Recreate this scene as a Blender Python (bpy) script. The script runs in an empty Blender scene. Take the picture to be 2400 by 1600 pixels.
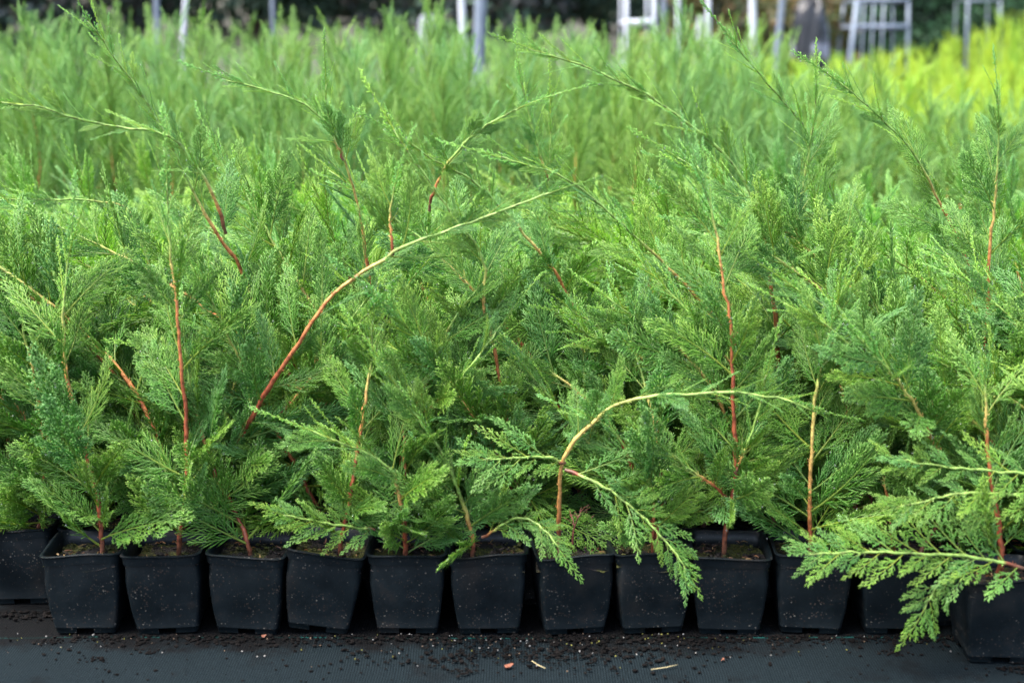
import bpy, math, random
import numpy as np
from mathutils import Vector, Matrix

# ------------------------------------------------------------------ camera, light, exposure
S = bpy.context.scene
C = S.collection
CAM_H, PITCH, FPX = 0.66, math.radians(11.5), 3333.0
cam = bpy.data.cameras.new('camera')
cam.lens = 50.0; cam.sensor_width = 36.0
cam.clip_start = 0.02; cam.clip_end = 400
cam.dof.use_dof = True; cam.dof.focus_distance = 1.78; cam.dof.aperture_fstop = 4.2
camo = bpy.data.objects.new('camera', cam); C.objects.link(camo)
camo.location = (0, 0, CAM_H); camo.rotation_euler = (math.pi/2 - PITCH, 0, 0)
S.camera = camo

SUN_EL, SUN_AZ = 66.0, 248.0            # azimuth measured from +Y clockwise
w = bpy.data.worlds.new('World'); S.world = w; w.use_nodes = True
nt = w.node_tree; bg = nt.nodes['Background']
sky = nt.nodes.new('ShaderNodeTexSky'); sky.sky_type = 'NISHITA'; sky.sun_disc = False
sky.sun_elevation = math.radians(SUN_EL); sky.sun_rotation = math.radians(SUN_AZ)
sky.dust_density = 4.0; sky.air_density = 1.0; sky.ozone_density = 1.0
nt.links.new(sky.outputs[0], bg.inputs[0]); bg.inputs[1].default_value = 0.15
sl = bpy.data.lights.new('sun', 'SUN'); sl.energy = 2.0; sl.angle = math.radians(32); sl.color = (1, .97, .92)
so = bpy.data.objects.new('sun', sl); C.objects.link(so)
az = math.radians(SUN_AZ); el = math.radians(SUN_EL)
sd = Vector((math.sin(az)*math.cos(el), math.cos(az)*math.cos(el), math.sin(el)))
so.rotation_euler = sd.to_track_quat('Z', 'Y').to_euler()
S.view_settings.view_transform = 'Standard'; S.view_settings.look = 'None'
S.view_settings.exposure = 2.0; S.view_settings.gamma = 1.0
S.view_settings.use_curve_mapping = False
S.cycles.max_bounces = 7; S.cycles.diffuse_bounces = 4; S.cycles.transmission_bounces = 5
S.cycles.glossy_bounces = 3; S.cycles.caustics_refractive = False; S.cycles.caustics_reflective = False

def P(xd, yd, Y):
    """a point of the place at world depth Y, seen at photograph position (xd, yd) (2352 wide view)"""
    x = (xd*2400/2352 - 1200)/FPX; y = (800 - yd*2400/2352)/FPX
    c, s = math.cos(PITCH), math.sin(PITCH)
    d = Vector((x, c + y*s, y*c - s))
    k = Y/d.y
    return Vector((d.x*k, Y, CAM_H + d.z*k))

# ------------------------------------------------------------------ helpers
def tag(o, label=None, cat=None, group=None, kind=None):
    if label: o['label'] = label
    if cat: o['category'] = cat
    if group: o['group'] = group
    if kind: o['kind'] = kind
    return o

def link(name, me, parent=None):
    o = bpy.data.objects.new(name, me); C.objects.link(o)
    if parent: o.parent = parent
    return o

def empty(name, loc, rz=0):
    o = bpy.data.objects.new(name, None); C.objects.link(o)
    o.location = loc; o.rotation_euler = (0, 0, rz); o.empty_display_size = .05
    return o

def copy_tree(o, parent=None):
    c = o.copy(); C.objects.link(c); c.parent = parent
    for ch in list(o.children): copy_tree(ch, c)
    return c

class G:
    """geometry gatherer: vertices, triangles, colours, material index"""
    def __init__(s): s.v = []; s.f = []; s.c = []; s.m = []; s.n = 0
    def add(s, v, f, c, m=0):
        v = np.asarray(v, np.float32).reshape(-1, 3); f = np.asarray(f, np.int32).reshape(-1, 3)
        c = np.asarray(c, np.float32)
        if c.ndim == 1: c = np.tile(c, (len(v), 1))
        s.v.append(v); s.f.append(f + s.n); s.c.append(c)
        s.m.append(np.full(len(f), m, np.int32)); s.n += len(v)
    def arrays(s):
        return np.concatenate(s.v), np.concatenate(s.f), np.concatenate(s.c), np.concatenate(s.m)
    def build(s, name, mats, smooth=True):
        return make_mesh(name, *s.arrays(), mats, smooth)

def make_mesh(name, v, f, c, mi, mats, smooth=True):
    me = bpy.data.meshes.new(name)
    me.vertices.add(len(v)); me.vertices.foreach_set('co', np.ascontiguousarray(v, np.float32).ravel())
    me.loops.add(len(f)*3); me.loops.foreach_set('vertex_index', np.ascontiguousarray(f, np.int32).ravel())
    me.polygons.add(len(f)); me.polygons.foreach_set('loop_start', np.arange(0, len(f)*3, 3, dtype=np.int32))
    me.polygons.foreach_set('material_index', mi)
    me.polygons.foreach_set('use_smooth', np.full(len(f), smooth))
    if c is not None:
        a = me.color_attributes.new('tint', 'FLOAT_COLOR', 'POINT')
        cc = np.ones((len(v), 4), np.float32); cc[:, :3] = c[:, :3]
        a.data.foreach_set('color', cc.ravel())
    for m in mats: me.materials.append(m)
    me.update(calc_edges=True)
    return me

def frame_of(d):
    d = d/np.linalg.norm(d)
    a = np.array([0, 0, 1.]) if abs(d[2]) < .9 else np.array([1., 0, 0])
    u = np.cross(a, d); u /= np.linalg.norm(u)
    return u, np.cross(d, u)

def tube(g, pts, rad, n, cols, m=0, cap=True):
    pts = np.asarray(pts, float); k = len(pts)
    vs = []; cs = []; u = None
    for i in range(k):
        d = pts[min(i+1, k-1)] - pts[max(i-1, 0)]
        d = d/(np.linalg.norm(d)+1e-9)
        if u is None: u, v = frame_of(d)
        else:
            u = u - d*np.dot(u, d); u /= np.linalg.norm(u)+1e-9; v = np.cross(d, u)
        for j in range(n):
            a = 2*math.pi*j/n
            vs.append(pts[i] + rad[i]*(math.cos(a)*u + math.sin(a)*v)); cs.append(cols[i])
    fs = []
    for i in range(k-1):
        for j in range(n):
            a = i*n+j; b = i*n+(j+1) % n
            fs += [(a, b, b+n), (a, b+n, a+n)]
    if cap:
        vs.append(pts[-1]); cs.append(cols[-1])
        for j in range(n): fs.append(((k-1)*n+j, (k-1)*n+(j+1) % n, len(vs)-1))
    g.add(vs, fs, np.array(cs, float)[:, :3], m)

def box(g, x0, x1, y0, y1, z0, z1, c=(1, 1, 1), m=0):
    v = [(x, y, z) for z in (z0, z1) for y in (y0, y1) for x in (x0, x1)]
    f = [(0, 2, 3), (0, 3, 1), (4, 5, 7), (4, 7, 6), (0, 1, 5), (0, 5, 4), (2, 6, 7), (2, 7, 3), (0, 4, 6), (0, 6, 2), (1, 3, 7), (1, 7, 5)]
    g.add(v, f, np.array(c, float), m)

# ------------------------------------------------------------------ materials
def new_mat(name):
    m = bpy.data.materials.new(name); m.use_nodes = True
    return m, m.node_tree.nodes, m.node_tree.links, m.node_tree.nodes['Principled BSDF']

def nd(nodes, t, **kw):
    n = nodes.new(t)
    for k, v in kw.items():
        if k.startswith('i_'): n.inputs[k[2:].replace('_', ' ')].default_value = v
        else: setattr(n, k, v)
    return n

def ramp(nodes, stops):
    r = nodes.new('ShaderNodeValToRGB'); e = r.color_ramp.elements
    while len(e) < len(stops): e.new(.5)
    for q, (p, c) in zip(e, stops): q.position = p; q.color = (*c, 1) if len(c) == 3 else c
    return r

def foliage_mat(name, gain=(1, 1, 1), trans=.42, rough=.38, alt=(0.84, .98, 1.5), tgain=(1.1, 1.25, .5), hi=(1.28, 1.1, .75)):
    m, n, l, b = new_mat(name)
    a = nd(n, 'ShaderNodeAttribute', attribute_name='tint')
    oi = nd(n, 'ShaderNodeObjectInfo'); tc = nd(n, 'ShaderNodeTexCoord')
    no = nd(n, 'ShaderNodeTexNoise'); no.inputs['Scale'].default_value = 14; no.inputs['Detail'].default_value = 2
    l.new(tc.outputs['Object'], no.inputs['Vector'])
    ad = nd(n, 'ShaderNodeMath', operation='ADD'); l.new(oi.outputs['Random'], ad.inputs[0]); l.new(no.outputs[0], ad.inputs[1])
    mr = nd(n, 'ShaderNodeMapRange'); mr.inputs[1].default_value = .35; mr.inputs[2].default_value = 1.55
    l.new(ad.outputs[0], mr.inputs[0])
    r = ramp(n, [(0, tuple(x*y for x, y in zip(alt, gain))), (.5, gain), (1, tuple(x*y for x, y in zip(hi, gain)))])
    l.new(mr.outputs[0], r.inputs[0])
    mx = nd(n, 'ShaderNodeMix', data_type='RGBA', blend_type='MULTIPLY'); mx.inputs[0].default_value = 1
    l.new(a.outputs['Color'], mx.inputs[6]); l.new(r.outputs[0], mx.inputs[7])
    l.new(mx.outputs[2], b.inputs['Base Color']); b.inputs['Roughness'].default_value = rough
    b.inputs['Specular IOR Level'].default_value = .5
    tr = nd(n, 'ShaderNodeBsdfTranslucent')
    m2 = nd(n, 'ShaderNodeMix', data_type='RGBA', blend_type='MULTIPLY'); m2.inputs[0].default_value = 1
    l.new(mx.outputs[2], m2.inputs[6]); m2.inputs[7].default_value = (*tgain, 1); l.new(m2.outputs[2], tr.inputs[0])
    ms = nd(n, 'ShaderNodeMixShader'); ms.inputs[0].default_value = trans
    l.new(b.outputs[0], ms.inputs[1]); l.new(tr.outputs[0], ms.inputs[2]); l.new(ms.outputs[0], n['Material Output'].inputs[0])
    return m

M_GREEN = foliage_mat('cypress_foliage')
M_UP = foliage_mat('upright_foliage', gain=(.76, .82, .80), trans=.32, rough=.5)
M_YEL = foliage_mat('golden_foliage', gain=(1.62, 1.32, .5), trans=.35, rough=.5, alt=(.75, 1, 1), hi=(1.25, 1.1, .8), tgain=(1.1, 1.1, .4))
M_TREE = foliage_mat('tree_foliage', trans=.15, rough=.6, alt=(.8, 1, 1.1))

def bark_mat():
    m, n, l, b = new_mat('stem_bark')
    a = nd(n, 'ShaderNodeAttribute', attribute_name='tint'); tc = nd(n, 'ShaderNodeTexCoord')
    no = nd(n, 'ShaderNodeTexNoise'); no.inputs['Scale'].default_value = 170; no.inputs['Detail'].default_value = 4
    l.new(tc.outputs['Object'], no.inputs['Vector'])
    r = ramp(n, [(.32, (.45, .38, .34)), (.5, (.95, .9, .85)), (.7, (1.4, 1.4, 1.4))]); l.new(no.outputs[0], r.inputs[0])
    mx = nd(n, 'ShaderNodeMix', data_type='RGBA', blend_type='MULTIPLY'); mx.inputs[0].default_value = 1
    l.new(a.outputs['Color'], mx.inputs[6]); l.new(r.outputs[0], mx.inputs[7])
    l.new(mx.outputs[2], b.inputs['Base Color']); b.inputs['Roughness'].default_value = .5
    bp = nd(n, 'ShaderNodeBump'); bp.inputs['Strength'].default_value = .4; bp.inputs['Distance'].default_value = .001
    l.new(no.outputs[0], bp.inputs['Height']); l.new(bp.outputs[0], b.inputs['Normal'])
    return m
M_BARK = bark_mat()

m, n, l, b = new_mat('water_drop'); M_DROP = m
b.inputs['Transmission Weight'].default_value = .9; b.inputs['IOR'].default_value = 1.33
b.inputs['Roughness'].default_value = .02; b.inputs['Base Color'].default_value = (1, 1, 1, 1)

def pot_mat():
    m, n, l, b = new_mat('black_pot_plastic')
    tc = nd(n, 'ShaderNodeTexCoord'); oi = nd(n, 'ShaderNodeObjectInfo')
    cb = nd(n, 'ShaderNodeCombineXYZ')
    k = nd(n, 'ShaderNodeMath', operation='MULTIPLY'); k.inputs[1].default_value = 9
    l.new(oi.outputs['Random'], k.inputs[0]); l.new(k.outputs[0], cb.inputs[0]); l.new(k.outputs[0], cb.inputs[1])
    av = nd(n, 'ShaderNodeVectorMath', operation='ADD'); l.new(tc.outputs['Object'], av.inputs[0]); l.new(cb.outputs[0], av.inputs[1])
    no = nd(n, 'ShaderNodeTexNoise'); no.inputs['Scale'].default_value = 28; no.inputs['Detail'].default_value = 6; no.inputs['Roughness'].default_value = .65
    l.new(av.outputs[0], no.inputs['Vector'])
    r = ramp(n, [(.35, (.0024, .0048, .0064)), (.6, (.0040, .0078, .0100)), (.72, (.0110, .0118, .0122)), (.85, (.017, .015, .013))]); l.new(no.outputs[0], r.inputs[0])
    # splashed specks
    vo = nd(n, 'ShaderNodeTexVoronoi'); vo.inputs['Scale'].default_value = 430; l.new(av.outputs[0], vo.inputs['Vector'])
    lt = nd(n, 'ShaderNodeMath', operation='LESS_THAN'); l.new(vo.outputs['Distance'], lt.inputs[0])
    sx = nd(n, 'ShaderNodeSeparateColor'); l.new(vo.outputs['Color'], sx.inputs[0])
    no2 = nd(n, 'ShaderNodeTexNoise'); no2.inputs['Scale'].default_value = 22; l.new(av.outputs[0], no2.inputs['Vector'])
    th = nd(n, 'ShaderNodeMapRange'); th.inputs[1].default_value = .35; th.inputs[2].default_value = .75; th.inputs[3].default_value = .24; th.inputs[4].default_value = .62
    l.new(no2.outputs[0], th.inputs[0])
    pw = nd(n, 'ShaderNodeMath', operation='POWER'); pw.inputs[1].default_value = 2.2; l.new(sx.outputs[0], pw.inputs[0])
    ml = nd(n, 'ShaderNodeMath', operation='MULTIPLY'); l.new(pw.outputs[0], ml.inputs[0]); l.new(th.outputs[0], ml.inputs[1])
    l.new(ml.outputs[0], lt.inputs[1])
    sc = ramp(n, [(0, (.022, .016, .012)), (.7, (.045, .036, .03)), (1, (.13, .12, .10))]); l.new(sx.outputs[1], sc.inputs[0])
    mx = nd(n, 'ShaderNodeMix', data_type='RGBA'); l.new(lt.outputs[0], mx.inputs[0]); l.new(r.outputs[0], mx.inputs[6]); l.new(sc.outputs[0], mx.inputs[7])
    # mud towards one corner
    no3 = nd(n, 'ShaderNodeTexNoise'); no3.inputs['Scale'].default_value = 14; no3.inputs['Detail'].default_value = 8; l.new(av.outputs[0], no3.inputs['Vector'])
    r3 = ramp(n, [(.58, (0, 0, 0)), (.72, (.55, .55, .55))]); l.new(no3.outputs[0], r3.inputs[0])
    mx2 = nd(n, 'ShaderNodeMix', data_type='RGBA'); l.new(r3.outputs[0], mx2.inputs[0]); l.new(mx.outputs[2], mx2.inputs[6]); mx2.inputs[7].default_value = (.012, .009, .007, 1)
    l.new(mx2.outputs[2], b.inputs['Base Color'])
    rr = ramp(n, [(.3, (.34,)*3), (.7, (.5,)*3)]); l.new(no.outputs[0], rr.inputs[0]); l.new(rr.outputs[0], b.inputs['Roughness'])
    b.inputs['Specular IOR Level'].default_value = .36
    bp = nd(n, 'ShaderNodeBump'); bp.inputs['Strength'].default_value = .25; bp.inputs['Distance'].default_value = .001
    l.new(no.outputs[0], bp.inputs['Height']); l.new(bp.outputs[0], b.inputs['Normal'])
    return m
M_POT = pot_mat()

def soil_mat():
    m, n, l, b = new_mat('peat_and_moss')
    tc = nd(n, 'ShaderNodeNewGeometry')
    no = nd(n, 'ShaderNodeTexNoise'); no.inputs['Scale'].default_value = 420; no.inputs['Detail'].default_value = 4
    n2 = nd(n, 'ShaderNodeTexNoise'); n2.inputs['Scale'].default_value = 32; n2.inputs['Detail'].default_value = 3
    l.new(tc.outputs['Position'], no.inputs['Vector']); l.new(tc.outputs['Position'], n2.inputs['Vector'])
    r = ramp(n, [(.35, (.004, .003, .003)), (.6, (.016, .011, .008)), (.75, (.06, .04, .028))]); l.new(no.outputs[0], r.inputs[0])
    r2 = ramp(n, [(.47, (0,)*3), (.56, (1,)*3)]); l.new(n2.outputs[0], r2.inputs[0])
    rm = ramp(n, [(.35, (.012, .020, .003)), (.7, (.085, .085, .008))]); l.new(no.outputs[0], rm.inputs[0])
    mx = nd(n, 'ShaderNodeMix', data_type='RGBA'); l.new(r2.outputs[0], mx.inputs[0]); l.new(r.outputs[0], mx.inputs[6]); l.new(rm.outputs[0], mx.inputs[7])
    l.new(mx.outputs[2], b.inputs['Base Color']); b.inputs['Roughness'].default_value = .8
    bp = nd(n, 'ShaderNodeBump'); bp.inputs['Strength'].default_value = .8; bp.inputs['Distance'].default_value = .002
    l.new(no.outputs[0], bp.inputs['Height']); l.new(bp.outputs[0], b.inputs['Normal'])
    return m
M_SOIL = soil_mat()

THREAD_Y = P(1176, 1483, 1.0); 
def ground_y(yd):
    a = PITCH + math.atan((yd*2400/2352-800)/FPX)
    return CAM_H/math.tan(a)

def fabric_mat():
    m, n, l, b = new_mat('woven_ground_fabric')
    g = nd(n, 'ShaderNodeNewGeometry')
    wn = nd(n, 'ShaderNodeTexNoise'); wn.inputs['Scale'].default_value = 9; l.new(g.outputs['Position'], wn.inputs['Vector'])
    wv = nd(n, 'ShaderNodeVectorMath', operation='SCALE'); wv.inputs['Scale'].default_value = .006; l.new(wn.outputs['Color'], wv.inputs[0])
    wa = nd(n, 'ShaderNodeVectorMath', operation='ADD'); l.new(g.outputs['Position'], wa.inputs[0]); l.new(wv.outputs[0], wa.inputs[1])
    se = nd(n, 'ShaderNodeSeparateXYZ'); l.new(wa.outputs[0], se.inputs[0])
    def s(inp, per, ph=0):
        a = nd(n, 'ShaderNodeMath', operation='MULTIPLY_ADD'); a.inputs[1].default_value = 2*math.pi/per; a.inputs[2].default_value = ph
        l.new(inp, a.inputs[0]); c = nd(n, 'ShaderNodeMath', operation='SINE'); l.new(a.outputs[0], c.inputs[0]); return c.outputs[0]
    sx = s(se.outputs[0], .0029); sy = s(se.outputs[1], .0023)
    pr = nd(n, 'ShaderNodeMath', operation='MULTIPLY'); l.new(sx, pr.inputs[0]); l.new(sy, pr.inputs[1])
    su = nd(n, 'ShaderNodeMath', operation='MULTIPLY_ADD'); su.inputs[1].default_value = .55; l.new(sx, su.inputs[0]); l.new(pr.outputs[0], su.inputs[2])
    mr = nd(n, 'ShaderNodeMapRange'); mr.inputs[1].default_value = -1.8; mr.inputs[2].default_value = 1.8; l.new(su.outputs[0], mr.inputs[0])
    fn = nd(n, 'ShaderNodeTexNoise'); fn.inputs['Scale'].default_value = 500; fn.inputs['Detail'].default_value = 3; l.new(g.outputs['Position'], fn.inputs['Vector'])
    ad = nd(n, 'ShaderNodeMath', operation='MULTIPLY_ADD'); ad.inputs[1].default_value = .5; l.new(fn.outputs[0], ad.inputs[0]); l.new(mr.outputs[0], ad.inputs[2])
    r = ramp(n, [(.35, (.0008, .0018, .0024)), (.75, (.0036, .0064, .0078)), (1, (.018, .027, .031))]); l.new(ad.outputs[0], r.inputs[0])
    # dirt dust, thicker along the foot of the pots
    dn = nd(n, 'ShaderNodeTexNoise'); dn.inputs['Scale'].default_value = 13; dn.inputs['Detail'].default_value = 7; dn.inputs['Roughness'].default_value = .7
    l.new(g.outputs['Position'], dn.inputs['Vector'])
    s2 = nd(n, 'ShaderNodeSeparateXYZ'); l.new(g.outputs['Position'], s2.inputs[0])
    ed = nd(n, 'ShaderNodeMapRange'); ed.inputs[1].default_value = 1.45; ed.inputs[2].default_value = 1.53; ed.inputs[3].default_value = -.06; ed.inputs[4].default_value = .2
    l.new(s2.outputs[1], ed.inputs[0])
    da = nd(n, 'ShaderNodeMath', operation='ADD'); l.new(dn.outputs[0], da.inputs[0]); l.new(ed.outputs[0], da.inputs[1])
    dr = ramp(n, [(.50, (0,)*3), (.66, (.92,)*3)]); l.new(da.outputs[0], dr.inputs[0])
    dc = ramp(n, [(.35, (.0020, .0018, .0018)), (.62, (.0045, .0038, .0036)), (.74, (.016, .012, .010))]); l.new(fn.outputs[0], dc.inputs[0])
    mx = nd(n, 'ShaderNodeMix', data_type='RGBA'); l.new(dr.outputs[0], mx.inputs[0]); l.new(r.outputs[0], mx.inputs[6]); l.new(dc.outputs[0], mx.inputs[7])
    # woven-in green marker thread
    t0 = nd(n, 'ShaderNodeMath', operation='SUBTRACT'); t0.inputs[1].default_value = ground_y(1483)+.0035; l.new(se.outputs[1], t0.inputs[0])
    t1 = nd(n, 'ShaderNodeMath', operation='ABSOLUTE'); l.new(t0.outputs[0], t1.inputs[0])
    t2 = nd(n, 'ShaderNodeMath', operation='LESS_THAN'); t2.inputs[1].default_value = .0011; l.new(t1.outputs[0], t2.inputs[0])
    iv = nd(n, 'ShaderNodeMath', operation='SUBTRACT'); iv.inputs[0].default_value = 1; l.new(dr.outputs[0], iv.inputs[1])
    t3 = nd(n, 'ShaderNodeMath', operation='MULTIPLY'); l.new(t2.outputs[0], t3.inputs[0]); l.new(iv.outputs[0], t3.inputs[1])
    mt = nd(n, 'ShaderNodeMix', data_type='RGBA'); l.new(t3.outputs[0], mt.inputs[0]); l.new(mx.outputs[2], mt.inputs[6]); mt.inputs[7].default_value = (.012, .10, .085, 1)
    l.new(mt.outputs[2], b.inputs['Base Color']); b.inputs['Roughness'].default_value = .85; b.inputs['Specular IOR Level'].default_value = .08; b.inputs['Specular Tint'].default_value = (.75, .9, 1, 1)
    bp = nd(n, 'ShaderNodeBump'); bp.inputs['Strength'].default_value = .7; bp.inputs['Distance'].default_value = .0008
    l.new(ad.outputs[0], bp.inputs['Height']); l.new(bp.outputs[0], b.inputs['Normal'])
    return m
M_FAB = fabric_mat()

def noise_mat(name, stops, scale, rough=.8, spec=.4, metal=0, detail=5, bump=0, attr=False):
    m, n, l, b = new_mat(name)
    g = nd(n, 'ShaderNodeNewGeometry'); no = nd(n, 'ShaderNodeTexNoise'); no.inputs['Scale'].default_value = scale; no.inputs['Detail'].default_value = detail
    l.new(g.outputs['Position'], no.inputs['Vector']); r = ramp(n, stops); l.new(no.outputs[0], r.inputs[0])
    out = r.outputs[0]
    if attr:
        a = nd(n, 'ShaderNodeAttribute', attribute_name='tint')
        mx = nd(n, 'ShaderNodeMix', data_type='RGBA', blend_type='MULTIPLY'); mx.inputs[0].default_value = 1
        l.new(out, mx.inputs[6]); l.new(a.outputs['Color'], mx.inputs[7]); out = mx.outputs[2]
    l.new(out, b.inputs['Base Color']); b.inputs['Roughness'].default_value = rough
    b.inputs['Specular IOR Level'].default_value = spec; b.inputs['Metallic'].default_value = metal
    if bump:
        bp = nd(n, 'ShaderNodeBump'); bp.inputs['Strength'].default_value = .6; bp.inputs['Distance'].default_value = bump
        l.new(no.outputs[0], bp.inputs['Height']); l.new(bp.outputs[0], b.inputs['Normal'])
    return m
M_EARTH = noise_mat('bare_earth', [(.3, (.03, .022, .016)), (.7, (.08, .06, .045))], 6, bump=.01)
M_CRUMB = noise_mat('crumbs', [(.3, (.7,)*3), (.7, (1.2,)*3)], 600, .9, spec=.12, attr=True)
M_WHITE = noise_mat('white_painted_steel', [(.3, (.52, .55, .60)), (.7, (.62, .65, .70))], 9, .4)
M_STEEL = noise_mat('galvanised_steel', [(.3, (.15, .19, .24)), (.7, (.23, .27, .33))], 9, .45)
M_TRUNK = noise_mat('tree_bark', [(.3, (.03, .022, .016)), (.7, (.10, .075, .055))], 12, .85)
M_CORE = noise_mat('hedge_dark_core', [(.3, (.006, .010, .005)), (.7, (.014, .02, .010))], 20, .9)  # near-black fill colour painting the shaded inside of the hedge
M_SHEET = noise_mat('dark_plastic_wrap', [(.35, (.012, .013, .016)), (.56, (.016, .018, .022)), (.66, (.24, .26, .31))], 5, .35, bump=.02)
M_PALE = noise_mat('pale_sacking', [(.35, (.10, .11, .13)), (.65, (.34, .36, .42))], 8, .7, bump=.02)

# ------------------------------------------------------------------ foliage sprays
rng = np.random.default_rng(7)
random.seed(11)
C_AX0 = np.array([.27, .36, .06]); C_AX1 = np.array([.13, .29, .05])
C_TW = np.array([.072, .240, .020]); C_TIP = np.array([.33, .55, .14])

def rot2(d, a, nrm):
    """rotate d about nrm by a (Rodrigues)"""
    c, s = math.cos(a), math.sin(a)
    return d*c + np.cross(nrm, d)*s + nrm*np.dot(nrm, d)*(1-c)

def twig(g, p, d, L, r, nrm, c0, c1, lod):
    u = np.cross(nrm, d); u /= np.linalg.norm(u)+1e-9
    q = p + d*L
    mid = p + d*L*.62
    if lod == 0:
        v = [p+u*r*.75, p-u*r*.75, p+nrm*r*.6, mid+u*r, mid-u*r, mid+nrm*r*.8, q]
        f = [(0, 1, 4), (0, 4, 3), (1, 2, 5), (1, 5, 4), (2, 0, 3), (2, 3, 5), (3, 4, 6), (4, 5, 6), (5, 3, 6)]
        cm = c0*.5 + c1*.5
        g.add(v, f, np.array([c0, c0, c0, cm, cm, cm, c1]))
    else:
        v = [p, mid*.6+p*.4+u*r*1.15+nrm*r*.3, mid*.6+p*.4-u*r*1.15-nrm*r*.3, q]
        cm = c0*.5 + c1*.5
        g.add(v, [(0, 2, 1), (1, 2, 3)], np.array([c0, cm, cm, c1]))

def gen_spray(L, W, lod=0, node=.0075, tl=.014, tsp=.0038, ang=48, curve=.0, droop=.0, slim=False, tang=42, tw_r=.00100, tipmix=1.0, quat=True, drops=0, tipw=0.0):
    """flat feathery spray growing along +X in the XY plane"""
    g = G(); R = rng
    N = 14
    pts = []; d = np.array([1., 0, 0]); p = np.zeros(3); nz = np.array([0, 0, 1.])
    for i in range(N+1):
        pts.append(p.copy())
        d = rot2(d, curve/N + R.normal(0, .015), nz); side = np.cross(nz, d); d = rot2(d, droop/N, side); nz = rot2(nz, droop/N, side)
        p = p + d*L/N
    pts = np.array(pts)
    ax = lambda t: pts[min(int(t*N), N-1)] + (pts[min(int(t*N), N-1)+1]-pts[min(int(t*N), N-1)])*(t*N-min(int(t*N), N-1))
    rad = [max(.0012*(1-i/N)+.0005, .0005) for i in range(N+1)]
    cols = [C_AX0*(1-i/N)+C_AX1*(i/N) for i in range(N+1)]
    tube(g, pts[::2], rad[::2], 4 if lod == 0 else 3, cols[::2])
    t = .10 if not slim else .02; sgn = 1; tips = []
    while t < .985:
        base = ax(t); dd = ax(min(t+.03, 1))-ax(max(t-.03, 0)); dd /= np.linalg.norm(dd)
        sd = np.cross(dd, [0, 0, 1.]); sd /= np.linalg.norm(sd); nrm = np.cross(sd, dd)
        if slim: env = (.35+.65*(1-t))*(.75+.25*math.sin(t*9))
        else: env = min(1, (t+.04)/.22)*(1-t)**.72 + .10
        ln = W*env*R.uniform(.68, 1.2)
        a = math.radians(ang*R.uniform(.82, 1.15)*(1-.30*t))
        d2 = rot2(dd, sgn*a, nrm); n2 = nrm + R.normal(0, .16, 3); n2 -= d2*np.dot(n2, d2); n2 /= np.linalg.norm(n2)
        M = 5; q = base.copy(); sp = [q.copy()]; ds = [d2.copy()]; bend = -sgn*R.uniform(.15, .55)/M; dz = R.normal(.0, .12)/M
        for i in range(M):
            q = q + d2*ln/M; sp.append(q.copy())
            d2 = rot2(d2, bend, n2); s2 = np.cross(n2, d2); d2 = rot2(d2, dz, s2); ds.append(d2.copy())
        sp = np.array(sp)
        cc = [C_AX1*(1-i/M)*.9 + C_TIP*(i/M) for i in range(M+1)]
        if ln > .006: tube(g, sp[::1 if lod == 0 else 5], [tw_r*(1.0-.35*i/M) for i in range(0, M+1, 1 if lod == 0 else 5)], 3, cc[::1 if lod == 0 else 5])
        nt_ = max(2, int(ln/tsp)); sg = 1
        for j in range(nt_):
            s = (j+.6)/nt_
            k = min(int(s*M), M-1); pb = sp[k]+(sp[k+1]-sp[k])*(s*M-k); db = ds[k]
            e = min(1, (s+.2)/.4)*(1-s)**.7+.22
            tlen = min(tl, ln*.5)*e*R.uniform(.75, 1.2)
            aa = math.radians(tang*R.uniform(.8, 1.2)*(1-.3*s))
            d3 = rot2(db, sg*aa, n2); d3 += n2*R.normal(0, .16); d3 /= np.linalg.norm(d3)
            brt = R.uniform(.75, 1.25); tm = min(1.5, tipmix*R.uniform(.45, 1)*(.30+1.0*t)*(.6+.6*s))
            c0 = C_TW*brt; c1 = C_TW*(1-tm)*brt + C_TIP*tm
            twig(g, pb, d3, tlen, tw_r*R.uniform(.85, 1.15), n2, c0, c1, lod)
            if quat and tlen > .006:
                nq = int(tlen/.0032)
                for h in range(1, nq):
                    d4 = rot2(d3, (1 if h % 2 else -1)*math.radians(38), n2)
                    twig(g, pb+d3*tlen*h/nq*.9, d4, min(.0052, tlen*.42)*R.uniform(.7, 1.15), tw_r*.9, n2, c0, c1, lod)
            if R.random() < .2: tips.append(pb+d3*tlen)
            sg = -sg
        tips.append(sp[-1])
        sgn = -sgn; t += node/L*R.uniform(.8, 1.2)*(1 if t < .7 else .72)
    twig(g, pts[-1], pts[-1]-pts[-2] if False else (pts[-1]-pts[-2])/np.linalg.norm(pts[-1]-pts[-2]), .008, .0008, np.array([0, 0, 1.]), C_TW, C_TIP, lod)
    for i in range(drops):
        c = tips[R.integers(len(tips))] + np.array([0, 0, -.0006]); r = R.uniform(.0007, .0016)
        ico(g, c, r, m=1)
    return g.arrays()

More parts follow.
